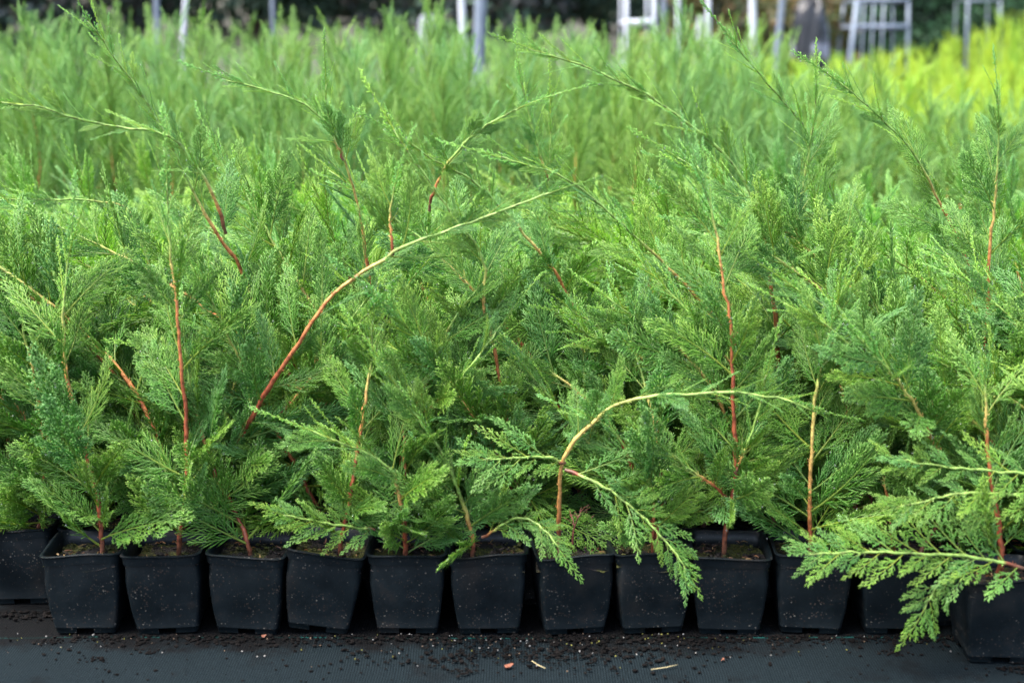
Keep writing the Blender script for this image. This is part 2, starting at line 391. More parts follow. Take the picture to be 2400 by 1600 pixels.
_ph = (1+5**.5)/2
ICO_V = np.array([(-1, _ph, 0), (1, _ph, 0), (-1, -_ph, 0), (1, -_ph, 0), (0, -1, _ph), (0, 1, _ph), (0, -1, -_ph), (0, 1, -_ph), (_ph, 0, -1), (_ph, 0, 1), (-_ph, 0, -1), (-_ph, 0, 1)])/math.sqrt(1+_ph*_ph)
ICO_F = [(0, 11, 5), (0, 5, 1), (0, 1, 7), (0, 7, 10), (0, 10, 11), (1, 5, 9), (5, 11, 4), (11, 10, 2), (10, 7, 6), (7, 1, 8), (3, 9, 4), (3, 4, 2), (3, 2, 6), (3, 6, 8), (3, 8, 9), (4, 9, 5), (2, 4, 11), (6, 2, 10), (8, 6, 7), (9, 8, 1)]
def ico(g, c, r, m=0, col=(1, 1, 1), jit=0, sq=(1, 1, 1)):
    v = ICO_V*r*np.array(sq)
    if jit: v = v*(1+rng.normal(0, jit, (12, 1)))
    g.add(v+c, ICO_F, np.array(col, float), m)

HI = []      # full detail, used one by one
for i in range(7):
    HI.append(gen_spray(.165, .064, 0, node=.0086, tl=.024, tsp=.0042, ang=37, tang=24, tw_r=.00100, tipmix=1.5, quat=(i % 3 == 0), curve=rng.uniform(-.6, .6), droop=rng.uniform(-.25, .55), drops=8 if i % 2 else 2))
HISL = []    # slim leaders and shoots
for i in range(4):
    HISL.append(gen_spray(.15, .030, 0, node=.0085, tl=.009, ang=30, tipmix=1.6, tw_r=.00105, curve=rng.uniform(-.3, .3), droop=rng.uniform(-.1, .3), slim=True, drops=12, quat=False))
BOLD = []    # thick-tipped sprays nearest the camera
for i in range(4):
    BOLD.append(gen_spray(.140, .050, 0, node=.0115, tl=.0185, tsp=.0056, ang=38, tang=27, curve=rng.uniform(-.3, .3), droop=rng.uniform(-.1, .3), tw_r=.00140, tipmix=1.6))
LO = [gen_spray(.165, .062, 1, node=.0085, tl=.023, tsp=.0046, ang=36, tang=24, tw_r=.00120, tipmix=1.5, curve=rng.uniform(-.6, .6), droop=rng.uniform(-.25, .55), quat=(i < 2), drops=3) for i in range(5)]
LOSL = [gen_spray(.15, .030, 1, node=.0085, tl=.010, ang=28, slim=True, drops=2) for i in range(3)]
LOUP = [gen_spray(.17, .052, 1, node=.0105, tl=.015, tsp=.0062, ang=33, tang=34, tw_r=.00085, tipmix=1.6, curve=rng.uniform(-.6, .6), droop=rng.uniform(-.5, .3), quat=False) for i in range(6)]
HISL = [(v, f, c*1.35, mi) for v, f, c, mi in HISL]      # fresh growth is paler
def mk(lst, nm, mats): return [make_mesh(nm, *a, mats) for a in lst]
ME_HI, ME_HISL, ME_BOLD = mk(HI, 'spray', [M_GREEN, M_DROP]), mk(HISL, 'slim_spray', [M_GREEN, M_DROP]), mk(BOLD, 'bold_spray', [M_GREEN, M_DROP])
ME_LO = mk(LO, 'light_spray', [M_GREEN, M_DROP])

def basis(d, nrm):
    d = d/np.linalg.norm(d); nrm = nrm - d*np.dot(nrm, d); nrm /= np.linalg.norm(nrm)+1e-9
    y = np.cross(nrm, d)
    return np.stack([d, y, nrm], 1)

# ------------------------------------------------------------------ stems
RED = np.array([.25, .062, .026]); ORG = np.array([.56, .22, .075]); YEL = np.array([.56, .42, .13]); GRN = np.array([.24, .40, .085]); BRN = np.array([.15, .085, .055])
def smooth_path(pts, n):
    pts = np.asarray(pts, float)
    if len(pts) == 2: pts = np.array([pts[0], pts.mean(0), pts[1]])
    seg = np.linalg.norm(np.diff(pts, axis=0), axis=1); s = np.concatenate([[0], np.cumsum(seg)])
    P0 = np.vstack([2*pts[0]-pts[1], pts, 2*pts[-1]-pts[-2]])
    out = []
    for q in np.linspace(0, s[-1], n):
        i = min(max(np.searchsorted(s, q, side='right')-1, 0), len(seg)-1); t = (q-s[i])/(seg[i]+1e-9)
        a, b, c, d = P0[i], P0[i+1], P0[i+2], P0[i+3]
        out.append(.5*((2*b)+(-a+c)*t+(2*a-5*b+4*c-d)*t*t+(-a+3*b-3*c+d)*t**3))
    return np.array(out), s[-1]

def stem_cols(n, s0, s1, old=True):
    """bark colour along the stem: red-brown, orange, straw, green"""
    st = [(0, BRN if old else RED), (.10, RED), (s0*.65, RED*1.1), (s0, ORG), ((s0+s1)/2, YEL), (s1, GRN), (1.01, GRN*.9)]
    out = []
    for i in range(n):
        t = i/(n-1)
        for (a, ca), (b, cb) in zip(st, st[1:]):
            if a <= t <= b or b is st[-1][0]:
                out.append(ca + (cb-ca)*(t-a)/(b-a+1e-9)); break
        else: out.append(GRN)
    return out

def gen_stem(path, r0, r1, s0=.5, s1=.75, sides=6, nubs=True):
    g = G(); n = len(path)
    rad = [r0*(1-i/(n-1))**.8 + r1 for i in range(n)]
    cols = stem_cols(n, s0, s1)
    path = path + rng.normal(0, .0007, path.shape); rad = [r*rng.uniform(.86, 1.2) for r in rad]
    tube(g, path, rad, sides, cols)
    if nubs:
        for i in range(2, n-1):
            for _ in range(2):
                d = path[i]-path[i-1]; u, v = frame_of(d); a = rng.uniform(0, 6.28); o = math.cos(a)*u+math.sin(a)*v
                dd = d/np.linalg.norm(d)*.9+o; dd /= np.linalg.norm(dd)
                p = path[i]+(path[i-1]-path[i])*rng.random()
                twig(g, p+o*rad[i]*.6, dd, rng.uniform(.002, .0055), .0006, np.cross(dd, u)/np.linalg.norm(np.cross(dd, u)), cols[i]*.9, cols[i]*1.3, 0)
    return g.arrays()

def spray_places(path, length, spacing, t0, size, rnd, view_clear=0.0, green=.75, flare=52):
    """positions, directions, plane normals, sizes and kinds of the side sprays of a stem"""
    out = []; n = len(path); t = t0; az = rnd.uniform(0, 6.28); sgn = 1
    frond = view_clear < 0
    while t < .985:
        i = min(int(t*(n-1)), n-2); p = path[i]+(path[i+1]-path[i])*(t*(n-1)-i)
        d = path[min(i+1, n-1)]-path[max(i-1, 0)]; d = d/np.linalg.norm(d)
        slim = False
        if frond:     # flat frond: sprays left and right in one plane
            nn = np.array([0, -.75, .66]); side = np.cross(nn, d); side /= np.linalg.norm(side)
            fl = math.radians(44*rnd.uniform(.8, 1.15)*(1-.3*t)); o = side*sgn; sgn = -sgn
            dr = d*math.cos(fl)+o*math.sin(fl)+rnd.normal(0, .06, 3); dr /= np.linalg.norm(dr)
            out.append((p, dr, nn+rnd.normal(0, .18, 3), size*.92*(1-.55*t)*rnd.uniform(.6, 1.2), 0)); step = spacing*.78*(1-.45*t)*rnd.uniform(.7, 1.3)
        else:
            u, v = frame_of(d); az += 2.4+rnd.normal(0, .5)
            o = math.cos(az)*u+math.sin(az)*v
            upper = t > green
            fl = math.radians(flare*rnd.uniform(.75, 1.25)*(1-.3*t)*(.62 if upper else 1))
            dr = d*math.cos(fl)+o*math.sin(fl)+np.array([0, 0, .10]); dr /= np.linalg.norm(dr)
            sz = size*(1-.45*t)*rnd.uniform(.7, 1.15)*(.70 if upper else 1)
            if t < .26: dr = dr+np.array([0, -.12, -.22*rnd.random()]); dr /= np.linalg.norm(dr); sz *= .85
            keep = not (view_clear and not upper and t > .30 and dr[1] < -.22 and rnd.random() < view_clear)
            nr = rnd.normal(0, .6, 3)+np.array([0, -.6, .4])
            if keep: out.append((p, dr, nr, sz, 1 if (upper and (t > .9 or rnd.random() < .72)) else 0))
            step = spacing*(.62 if upper else .80)
            if t < .26: step *= .55
        t += step/length*rnd.uniform(.75, 1.25)
    return out

# ------------------------------------------------------------------ pots
def pot_mesh(seed, wav=.0012, H=.096, A=.0445, B=.0345):
    R = np.random.default_rng(seed); g = G(); K = 44
    def ring(a, z, rc, wa=0):
        pts = []
        for k in range(K):
            # square with rounded corners: four sides of eleven points, front side first
            side, j = divmod(k, 11); q = a*.85*(1-(9-rc)*.2); cr = a-q
            if j < 7: x, y = -q+2*q*j/6, -a
            else:
                t = (j-6)/5*math.pi/2; x, y = q+cr*math.sin(t), -q-cr*math.cos(t)
            for _ in range(side): x, y = -y, x
            pts.append([x, y, z])
        p = np.array(pts)
        if wa:
            ph = np.arctan2(p[:, 1], p[:, 0])
            p[:, 2] += wa*(np.sin(ph*2+w1)+.7*np.sin(ph*3+w2)); rr = 1+wa*9*np.sin(ph*2+w3)
            p[:, :2] *= rr[:, None]
        return p
    w1, w2, w3 = R.uniform(0, 6.28, 3)
    prof = [(B*.97, .0005, 9, 0), (B, .0065, 9, 0), (B+.0006, .0070, 9, 0), (B+.0004, .0078, 9, 0), (B+(A-B)*.35, .030, 9.5, .15), (B+(A-B)*.72, .062, 9, .3),
            (A-.0030, .0846, 8.5, .8), (A-.0030, .0846, 8.5, .8), (A-.0012, .0850, 8.5, .9), (A-.0012, .0850, 8.5, .9), (A-.0004, .0938, 8.5, 1), (A-.0004, .0938, 8.5, 1), (A+.0010, .0942, 8.5, 1), (A+.0012, H, 8.5, 1),
            (A+.0012, H, 8.5, 1), (A-.0004, H+.0009, 8.5, 1), (A-.0022, H+.0004, 8.5, 1), (A-.0036, .082, 8.5, .8), (A-.0060, .050, 8.5, .2)]
    rings = [ring(a, z, rc, wav*wv) for a, z, rc, wv in prof]
    V = np.concatenate(rings); F = []
    for i in range(len(prof)-1):
        if prof[i] == prof[i+1]: continue      # a crisp edge
        for k in range(K):
            th = 2*math.pi*(k+.5)/K - math.pi*.75
            a = i*K+k; b = i*K+(k+1) % K
            if i == 0:       # drainage notches in the foot
                mx_ = (V[a]+V[b])/2
                if min(abs(mx_[0]), abs(mx_[1])) < .0056: continue
            F += [(a, b, b+K), (a, b+K, a+K)]
    g.add(V, F, np.ones(3))
    bot = ring(B*.97, .0062, 9); bot = np.vstack([bot, [[0, 0, .0062]]]); g.add(bot, [(K, (k+1) % K, k) for k in range(K)], np.ones(3))
    return g.build('pot', [M_POT], smooth=True)
POTS = [pot_mesh(s, wv) for s, wv in ((1, .0013), (2, .0008), (3, .0005), (4, .0010), (5, .0006), (6, .0016))]

def soil_mesh(seed):
    R = np.random.default_rng(seed); g = G(); N = 16; a = .0415
    xs = np.linspace(-a, a, N); V = []
    ph = R.uniform(0, 6.28, 6)
    for j in range(N):
        for i in range(N):
            x, y = xs[i], xs[j]
            z = .080+.0035*math.sin(x*70+ph[0])*math.cos(y*60+ph[1])+R.normal(0, .0011)
            V.append((x, y, z))
    F = []
    for j in range(N-1):
        for i in range(N-1):
            q = j*N+i; F += [(q, q+1, q+N+1), (q, q+N+1, q+N)]
    g.add(V, F, np.ones(3))
    for _ in range(120):
        x, y = R.uniform(-.037, .037, 2); c = R.choice([0, 1, 2], p=[.6, .25, .15])
        ico(g, np.array([x, y, .082+R.uniform(-.001, .003)]), R.uniform(.0008, .0026), jit=.25, sq=(1.2, 1, .7))
    for _ in range(16):
        x, y = R.uniform(-.034, .034, 2); a_ = R.uniform(0, 6.28); L = R.uniform(.004, .013); p = np.array([x, y, .0845+R.uniform(0, .002)]); d = np.array([math.cos(a_), math.sin(a_), R.uniform(-.1, .3)])*L
        c_ = np.array([(.22, .09, .03), (.30, .20, .08), (.14, .07, .04)][R.integers(3)])
        tube(g, [p, p+d*.5+[0, 0, .001], p+d], [.0006, .0007, .0003], 3, [c_]*3, 1)
    return g.build('soil', [M_SOIL, M_BARK], smooth=False)
SOILS = [soil_mesh(s) for s in range(20, 24)]

# ------------------------------------------------------------------ potted cypress builder
GROUP_NEAR = 'arching cypress plants in black square pots'
def add_spray(root, me, p, d, nrm, s, name='leafy_branch'):
    o = link(name, me, root)
    B = basis(d, nrm)
    M = Matrix([list(B[0])+[p[0]], list(B[1])+[p[1]], list(B[2])+[p[2]], [0, 0, 0, 1]])
    o.matrix_local = M @ Matrix.Scale(s, 4)
    return o

def potted(px, py, paths, label, rnd, group=GROUP_NEAR, tilt=0, rz=None, detail=2, size=.15, spacing=.021, clear=.0, pot_i=None, moss=True, lift=0, bold=False, low=0):
    """paths: list of (points local to pot base, r0, s0, s1, t0, size, spacing, clear)"""
    root = empty('potted_cypress', (px, py, 0.012+lift)); tag(root, label, 'potted plant', group)
    pot = link('pot', POTS[pot_i if pot_i is not None else rnd.integers(len(POTS))], root)
    pot.rotation_euler = (rnd.normal(0, .012), tilt+rnd.normal(0, .014), 0 if tilt else (rnd.integers(4)*math.pi/2 + rnd.normal(0, .05)))
    if tilt: pot.location.x = -.012
    so_ = link('soil', SOILS[rnd.integers(len(SOILS))], root); so_.rotation_euler = (0, tilt, 0 if tilt else rnd.integers(4)*math.pi/2); so_.scale = (.97, .97, 1)
    if tilt: so_.location.x = -.012
    for (pts, r0, s0, s1, t0, sz, sp_, cl) in paths:
        pa, ln = smooth_path(pts, max(12, int(12+60*np.linalg.norm(np.array(pts[-1])-np.array(pts[0])))))
        a = gen_stem(pa, r0, .0007, s0, s1)
        link('stem', make_mesh('stem', *a, [M_BARK]), root)
        # leader
        k = len(pa); d = pa[-1]-pa[-4]
        if cl >= 0: add_spray(root, ME_HISL[rnd.integers(4)], pa[-3], d, rnd.normal(0, .4, 3)+np.array([0, -1, .2]), rnd.uniform(.45, .7))
        else: add_spray(root, ME_BOLD[rnd.integers(4)], pa[int(k*.82)], d, np.array([0, -.75, .66])+rnd.normal(0, .15, 3), rnd.uniform(.38, .46))
        for (p, dr, nr, s, sl_) in spray_places(pa, ln, sp_, t0, sz, rnd, cl, s1):
            pool = ME_HI if detail == 2 else ME_LO
            if sl_: pool = ME_HISL
            elif (bold and rnd.random() < .75) or cl < 0: pool = ME_BOLD
            add_spray(root, pool[rnd.integers(len(pool))], p, dr, nr, s/.155*(1.15 if sl_ else 1))
    pa0 = smooth_path(paths[0][0], 30)[0]
    for _ in range(low):
        p = pa0[rnd.integers(1, 8)]; a = rnd.uniform(math.pi*.95, math.pi*2.05); d = np.array([math.cos(a), math.sin(a)*.7, rnd.uniform(-.05, .7)])
        add_spray(root, ME_HI[rnd.integers(len(ME_HI))], p, d, rnd.normal(0, .5, 3)+np.array([0, -.7, .4]), rnd.uniform(.55, .9))
    return root

ROW0, PITCHX, DROW = 1.553, .0908, .0905
DY = -.042
def base_x(xd, Y, zt=.09):
    """x of a pot whose rim centre appears at xd"""
    return P(xd, 1240, Y).x
def loc(px, py, lst):
    return [np.array(q) - np.array([px, py, .012]) for q in lst]

def random_paths(rnd, h=None, lean=None, hero=False):
    h = h or rnd.uniform(.36, .50)
    lean = lean if lean is not None else rnd.normal(-.28, .33)
    bow = rnd.normal(0, .18); ly = rnd.normal(-.02, .16)
    pts = []
    for i in range(6):
        t = i/5
        pts.append((rnd.normal(0, .003)+h*(lean*t*t + bow*math.sin(t*3.14)*.35), h*ly*t*t+rnd.normal(0, .004), .078 + (h-.078)*t*(1-.10*abs(lean)*t)))
    out = [(pts, rnd.uniform(.0020, .0030), rnd.uniform(.35, .6), rnd.uniform(.65, .85), rnd.uniform(.01, .05), .150, .0180, .0)]
    if rnd.random() < .55:
        k = rnd.integers(1, 3); b = np.array(pts[k]); sg = rnd.choice([-1, 1]); L = rnd.uniform(.14, .24)
        p2 = [b+np.array([0, 0, 0]), b+np.array([sg*L*.35, rnd.normal(0, .03), L*.4]), b+np.array([sg*L*.62, rnd.normal(0, .05), L*.75])]
        out.append((p2, .0013, .15, .45, .15, .11, .019, 0))
    return out

# traced plants: (pot centre in the picture, row, label, stems, options); a stem is (points, depth at foot, depth at tip, r0, s0, s1, t0, size, spacing, clear)
HERO = [
 (203, 0, 'potted cypress first in the front row, grey-brown stem bending left, moss on its soil', [([(232,1248),(226,1150),(200,1060),(172,950),(152,850),(146,745),(150,650),(165,540)],1.59,1.60,.0026,.55,.8,.05,.14,.020,.55)], {}),
 (389, 0, 'potted cypress with an upright reddish stem in second front pot', [([(410,1250),(428,1110),(426,950),(418,860),(405,690),(392,590),(386,490),(384,420)],1.59,1.58,.0026,.70,.85,.07,.14,.020,.7)], {}),
 (575, 0, 'potted cypress in third front pot, short stem slanting left into the foliage', [([(572,1250),(545,1180),(505,1115),(470,1010),(440,900),(425,800)],1.59,1.66,.0024,.6,.8,.08,.15,.019,.2)], {}),
 (757, 0, 'potted cypress in the tilted black pot, with pale low branch reaching left', [([(782,1255),(805,1150),(818,1060),(835,960),(850,830),(860,720)],1.59,1.62,.0023,.6,.8,.10,.14,.020,.4), ([(860,1222),(800,1215),(730,1205),(650,1190)],1.575,1.53,.0010,.05,.1,.05,.075,.014,-1)], dict(tilt=.15)),
 (938, 0, 'potted cypress with dense low tuft just right of the tilted pot', [([(930,1240),(922,1160),(905,1090),(860,1050),(790,1020),(720,990)],1.59,1.56,.0024,.3,.55,.04,.13,.017,.1), ([(930,1225),(932,1080),(925,960),(910,900)],1.59,1.63,.0018,.6,.9,.1,.13,.02,.2)], {}),
 (1124, 0, 'potted cypress with a yellow-green stem arching up and left, sixth in front row', [([(1085,1230),(1055,1130),(1015,1040),(960,960),(915,890),(870,820)],1.59,1.57,.0022,.12,.3,.05,.13,.019,.3), ([(1110,1235),(1150,1205),(1200,1190),(1250,1215),(1285,1260)],1.58,1.52,.0012,.1,.2,.1,.075,.012,-1)], {}),
 (1311, 0, 'potted cypress whose straw-coloured stem arches right above thin bare twigs on its soil', [([(1283,1240),(1284,1150),(1292,1060),(1330,1000),(1400,938),(1490,911),(1590,905),(1700,902),(1800,915),(1870,945)],1.60,1.53,.0026,.10,.62,.30,.085,.019,.6), ([(1298,1078),(1350,1098),(1420,1140),(1480,1190),(1530,1245),(1575,1300)],1.58,1.51,.0016,.02,.06,.10,.10,.0165,-1), ([(1298,1062),(1240,1050),(1180,1052),(1110,1056)],1.585,1.54,.0013,.02,.06,.1,.10,.017,-1)], {}),
 (1492, 0, 'potted cypress behind the drooping pale frond, eighth in the front row', [([(1500,1240),(1500,1150),(1480,1080),(1440,1030),(1400,980),(1340,950)],1.59,1.58,.0020,.3,.6,.1,.13,.02,0), ([(1510,1240),(1520,1130),(1510,1010),(1480,880),(1440,760)],1.60,1.66,.0022,.5,.8,.15,.15,.02,.3)], {}),
 (1674, 0, 'potted cypress with long red upright stem forking low, ninth in front row', [([(1664,1245),(1678,1150),(1690,1080),(1686,960),(1682,850),(1676,740),(1655,600),(1635,490),(1600,380)],1.59,1.60,.0027,.72,.88,.10,.13,.020,.75), ([(1675,1148),(1640,1115),(1590,1080),(1530,1035)],1.585,1.56,.0014,.4,.6,.25,.11,.018,.2), ([(1690,1085),(1720,1010),(1745,930),(1760,860)],1.59,1.58,.0012,.1,.3,.1,.1,.018,.3)], {}),
 (1860, 0, 'potted cypress with pale straw stem and full skirt of foliage, tenth in the row', [([(1862,1240),(1860,1120),(1866,1000),(1878,880),(1905,770),(1935,660)],1.59,1.585,.0025,.18,.78,.03,.15,.017,.55)], {}),
 (2050, 0, 'potted cypress with orange stem arching far up left above eleventh front pot', [([(2190,1110),(2145,1005),(2090,920),(1990,830),(1900,750),(1800,695)],1.62,1.57,.0026,.30,.8,.05,.13,.020,.5), ([(2050,1240),(2040,1150),(2020,1060)],1.60,1.62,.002,.7,.9,.1,.14,.02,0)], {}),
 # nearer pot at the right
 (2290, -1, 'potted cypress in the nearest pot at right edge, big fronds over its neighbours', [([(2300,1290),(2290,1180),(2270,1060),(2265,930),(2258,850)],1.51,1.53,.0030,.7,.9,.1,.15,.022,.3), ([(2352,1305),(2260,1283),(2150,1272),(2050,1270),(1960,1268),(1850,1275)],1.46,1.44,.0018,.02,.05,.03,.115,.020,-1), ([(2240,1275),(2190,1300),(2150,1345),(2120,1405)],1.46,1.44,.0010,.02,.04,.1,.075,.014,-1), ([(2400,1140),(2300,1132),(2200,1135),(2060,1165)],1.48,1.45,.0014,.02,.05,.05,.09,.020,-1), ([(2430,1090),(2330,1085),(2200,1075),(2050,1055)],1.50,1.46,.0012,.02,.05,.1,.08,.022,-1)], dict(bold=True)),
 # second and later rows
 (60, 1, 'potted cypress in the set-back pot at the left edge of the rows', [([(95,1200),(100,1110),(104,1040),(85,900),(60,780),(40,680)],1.68,1.66,.0026,.6,.85,.05,.15,.020,.4)], {}),
 (520, 1, 'potted cypress with thick orange stem sweeping up right across the foliage', [([(520,1110),(552,1008),(612,900),(684,790),(775,668),(890,588),(980,545),(1080,512),(1190,470),(1300,430)],1.66,1.60,.0036,.52,.70,.12,.12,.022,.85), ([(905,590),(898,540),(896,490),(905,430)],1.63,1.63,.0013,.3,.9,.3,.08,.02,.4)], {}),
 (1160, 1, 'potted cypress with dark red stem in the middle of the second row', [([(1172,1120),(1170,1010),(1152,885),(1128,770),(1112,690),(1108,590),(1030,480),(905,300)],1.69,1.64,.0026,.50,.66,.12,.12,.021,.75)], {}),
 (1790, 2, 'potted cypress with tall red stem arching to a tip high in the middle', [([(1785,1090),(1788,940),(1784,760),(1765,600),(1745,500),(1690,385),(1600,300),(1480,215),(1360,160),(1215,112)],1.78,1.66,.0030,.42,.56,.12,.105,.020,.8)], {}),
 (2255, 2, 'potted cypress with straight orange stem rising near the right edge', [([(2250,1080),(2256,880),(2268,720),(2274,580),(2284,460),(2294,340),(2292,215)],1.77,1.72,.0027,.62,.86,.12,.13,.020,.7)], {}),
 (620, 3, 'potted cypress with forked red stem and leader leaning to the top left', [([(640,980),(600,760),(550,610),(492,528),(440,430),(392,330),(330,225),(255,120),(205,52)],1.85,1.72,.0030,.55,.66,.2,.115,.019,.75), ([(520,535),(490,450),(440,370),(380,310),(230,285),(100,248),(5,236)],1.76,1.66,.0018,.1,.25,.25,.09,.019,.4)], {}),
 (860, 3, 'potted cypress with pale orange stem bowing over at upper left', [([(880,980),(860,720),(825,490),(800,395),(768,310),(700,240),(600,205),(520,182)],1.86,1.76,.0028,.55,.75,.2,.10,.019,.7), ([(790,370),(760,300),(752,250),(748,195)],1.80,1.78,.001,.1,.3,.1,.07,.016,0)], {}),
 (1360, 3, 'potted cypress with orange stem leaning left in the centre of the mass', [([(1400,980),(1350,780),(1290,650),(1242,582),(1172,500),(1090,420),(1000,370),(915,310)],1.84,1.72,.0029,.55,.72,.2,.12,.020,.8), ([(985,485),(1010,410),(1060,335),(1140,275),(1222,235)],1.76,1.70,.0016,.2,.4,.2,.085,.017,.2)], {}),
 (1740, 3, 'potted cypress with reddish stem leaning left behind the centre right', [([(1760,960),(1720,800),(1650,740),(1560,640),(1480,562),(1390,480),(1290,405),(1150,362)],1.84,1.70,.0026,.50,.68,.15,.11,.020,.75)], {}),
 (1830, 4, 'potted cypress with upright straw stem tipped high beside the yellow planting', [([(1830,900),(1815,720),(1826,570),(1838,470),(1858,350),(1872,260),(1874,185)],1.96,1.90,.0026,.42,.80,.2,.115,.019,.7)], {}),
 (2230, 4, 'potted cypress with red stem leaning left at upper right', [([(2260,900),(2240,680),(2205,560),(2148,445),(2090,340),(2000,250),(1930,190)],1.96,1.82,.0028,.60,.74,.2,.12,.019,.75)], {}),
 (1980, 5, 'potted cypress with a thin green leader leaning over the yellow plants', [([(2000,860),(1960,640),(1920,470),(1850,300),(1760,190),(1680,92)],2.06,1.90,.0024,.3,.5,.25,.11,.019,.5)], {}),
 (240, 5, 'potted cypress with a pale stem bent almost level at the left edge', [([(330,860),(345,640),(300,490),(215,462),(120,460),(0,456)],2.04,1.86,.0026,.5,.82,.25,.11,.019,.8)], {}),
 (1250, 5, 'potted cypress with twin pale tips behind the centre', [([(1270,860),(1270,640),(1262,460),(1265,300),(1262,225)],2.06,2.04,.0024,.4,.6,.2,.11,.02,.4), ([(1262,420),(1230,320),(1195,180)],2.05,2.02,.0012,.1,.3,.1,.08,.018,0)], {}),
]

def depth_path(pts, Y0, Y1):
    n = len(pts); return [P(x, y, DY+Y0+(Y1-Y0)*(i/(n-1))) for i, (x, y) in enumerate(pts)]

taken = {}
ri = np.random.default_rng(3)
for hi_, (xd, row, label, stems, opt) in enumerate(HERO):
    py = ROW0+DROW*row+(.012 if row < 0 else 0); px = P(xd, 1240 - 62*row, py).x
    taken.setdefault(row, []).append(px)
    paths = []
    for si, (pts, Y0, Y1, r0, s0, s1, t0, sz, sp_, cl) in enumerate(stems):
        wp = depth_path(pts, Y0, Y1)
        main = si == 0 or cl >= 0 and (pts[0][1] > 1200 and row == 0 and abs(pts[0][0]-xd) < 60)
        if main:
            b0 = Vector((px*.6+wp[0].x*.4 if row > 0 else max(px-.03, min(px+.03, wp[0].x)), py, .088))
            if wp[0].z > .10: wp = [b0]+wp
            else: wp[0] = b0
        paths.append((loc(px, py, wp), r0*.86, s0, s1, t0, sz, sp_, cl))
    rnd = np.random.default_rng(100+hi_)
    o = potted(px, py, paths, label, rnd, pot_i=hi_ % 6, low=6 if row >= 1 else 0, **{k: v for k, v in opt.items()})
    if opt.get('tilt'):
        o.location.z += .0035

# fill plants, row by row
n_fill = 0
vars_far = []
def far_variant(seed, up=False, golden=False):
    """a whole crown and its stem as two meshes (rows too deep to see single sprays)"""
    R = np.random.default_rng(seed); g = G(); gs = G()
    if not up:
        for (pts, r0, s0, s1, t0, sz, sp_, cl) in random_paths(R, h=R.uniform(.35, .48)):
            pa, ln = smooth_path(pts, 22); a = gen_stem(pa, r0, .0007, s0, s1, 5); gs.add(a[0], a[1], a[2])
            pl = spray_places(pa, ln, .0165, .18, .155, R); pl.append((pa[-3], pa[-1]-pa[-4], R.normal(0, 1, 3), .09, 1))
            for (p, dr, nr, s, t) in pl:
                src = LOSL if t else LO
                v, f, c, mi = src[R.integers(len(src))]; B = basis(dr, nr); k = s/.155*(1.15 if t else 1)
                g.v.append((v*k) @ B.T.astype(np.float32)+np.float32(p)); g.f.append(f+g.n); g.c.append(c*np.float32(R.uniform(.85, 1.15))); g.m.append(mi); g.n += len(v)
        mats = [M_GREEN, M_DROP]
    else:
        h = R.uniform(.60, .70); pts = [(0, 0, .078)]+[(R.normal(0, .008), R.normal(0, .008), .078+(h-.078)*i/5) for i in range(1, 6)]
        pa, ln = smooth_path(pts, 20); a = gen_stem(pa, .0026, .0008, .55, .72, 5, False); gs.add(a[0], a[1], a[2])
        t = .12; az_ = 0
        while t < 1.0:
            i = min(int(t*19), 18); p = pa[i]; az_ += 2.4+R.normal(0, .4)
            fl = math.radians(R.uniform(10, 48)*(1.15-.6*t)); o = np.array([math.cos(az_), math.sin(az_), 0])
            dr = np.array([0, 0, 1.])*math.cos(fl)+o*math.sin(fl); s = .19*(1.05-.55*t)*R.uniform(.75, 1.15)
            v, f, c, mi = LOUP[R.integers(len(LOUP))]; B = basis(dr, R.normal(0, 1, 3)); k = s/.17
            g.v.append((v*k) @ B.T.astype(np.float32)+np.float32(p)); g.f.append(f+g.n); g.c.append(c*np.float32(R.uniform(.9, 1.15))); g.m.append(mi); g.n += len(v)
            t += .0095/ln*R.uniform(.8, 1.2)
        mats = [M_YEL if golden else M_UP, M_DROP]
    return g.build('foliage', mats), gs.build('stem', [M_BARK])

FAR = [far_variant(500+i) for i in range(6)]
def far_plant(px, py, var, label, group, rnd, name='potted_cypress', sc=1.0, cat='potted plant', pot=True):
    r = empty(name, (px, py, .012), rnd.uniform(0, 6.28) if name != 'potted_cypress' else rnd.normal(0, .5)); tag(r, label, cat, group)
    if pot:
        po = link('pot', POTS[rnd.integers(len(POTS))], r); po.rotation_euler = (0, 0, -r.rotation_euler.z)
        s_ = link('soil', SOILS[rnd.integers(len(SOILS))], r); s_.rotation_euler = (0, 0, -r.rotation_euler.z); s_.scale = (.97, .97, 1)
    f = link('foliage', var[0], r); s = link('stem', var[1], r)
    f.scale = s.scale = (1, 1, sc)
    if sc != 1: f.location.z = s.location.z = .078*(1-sc)
    return r

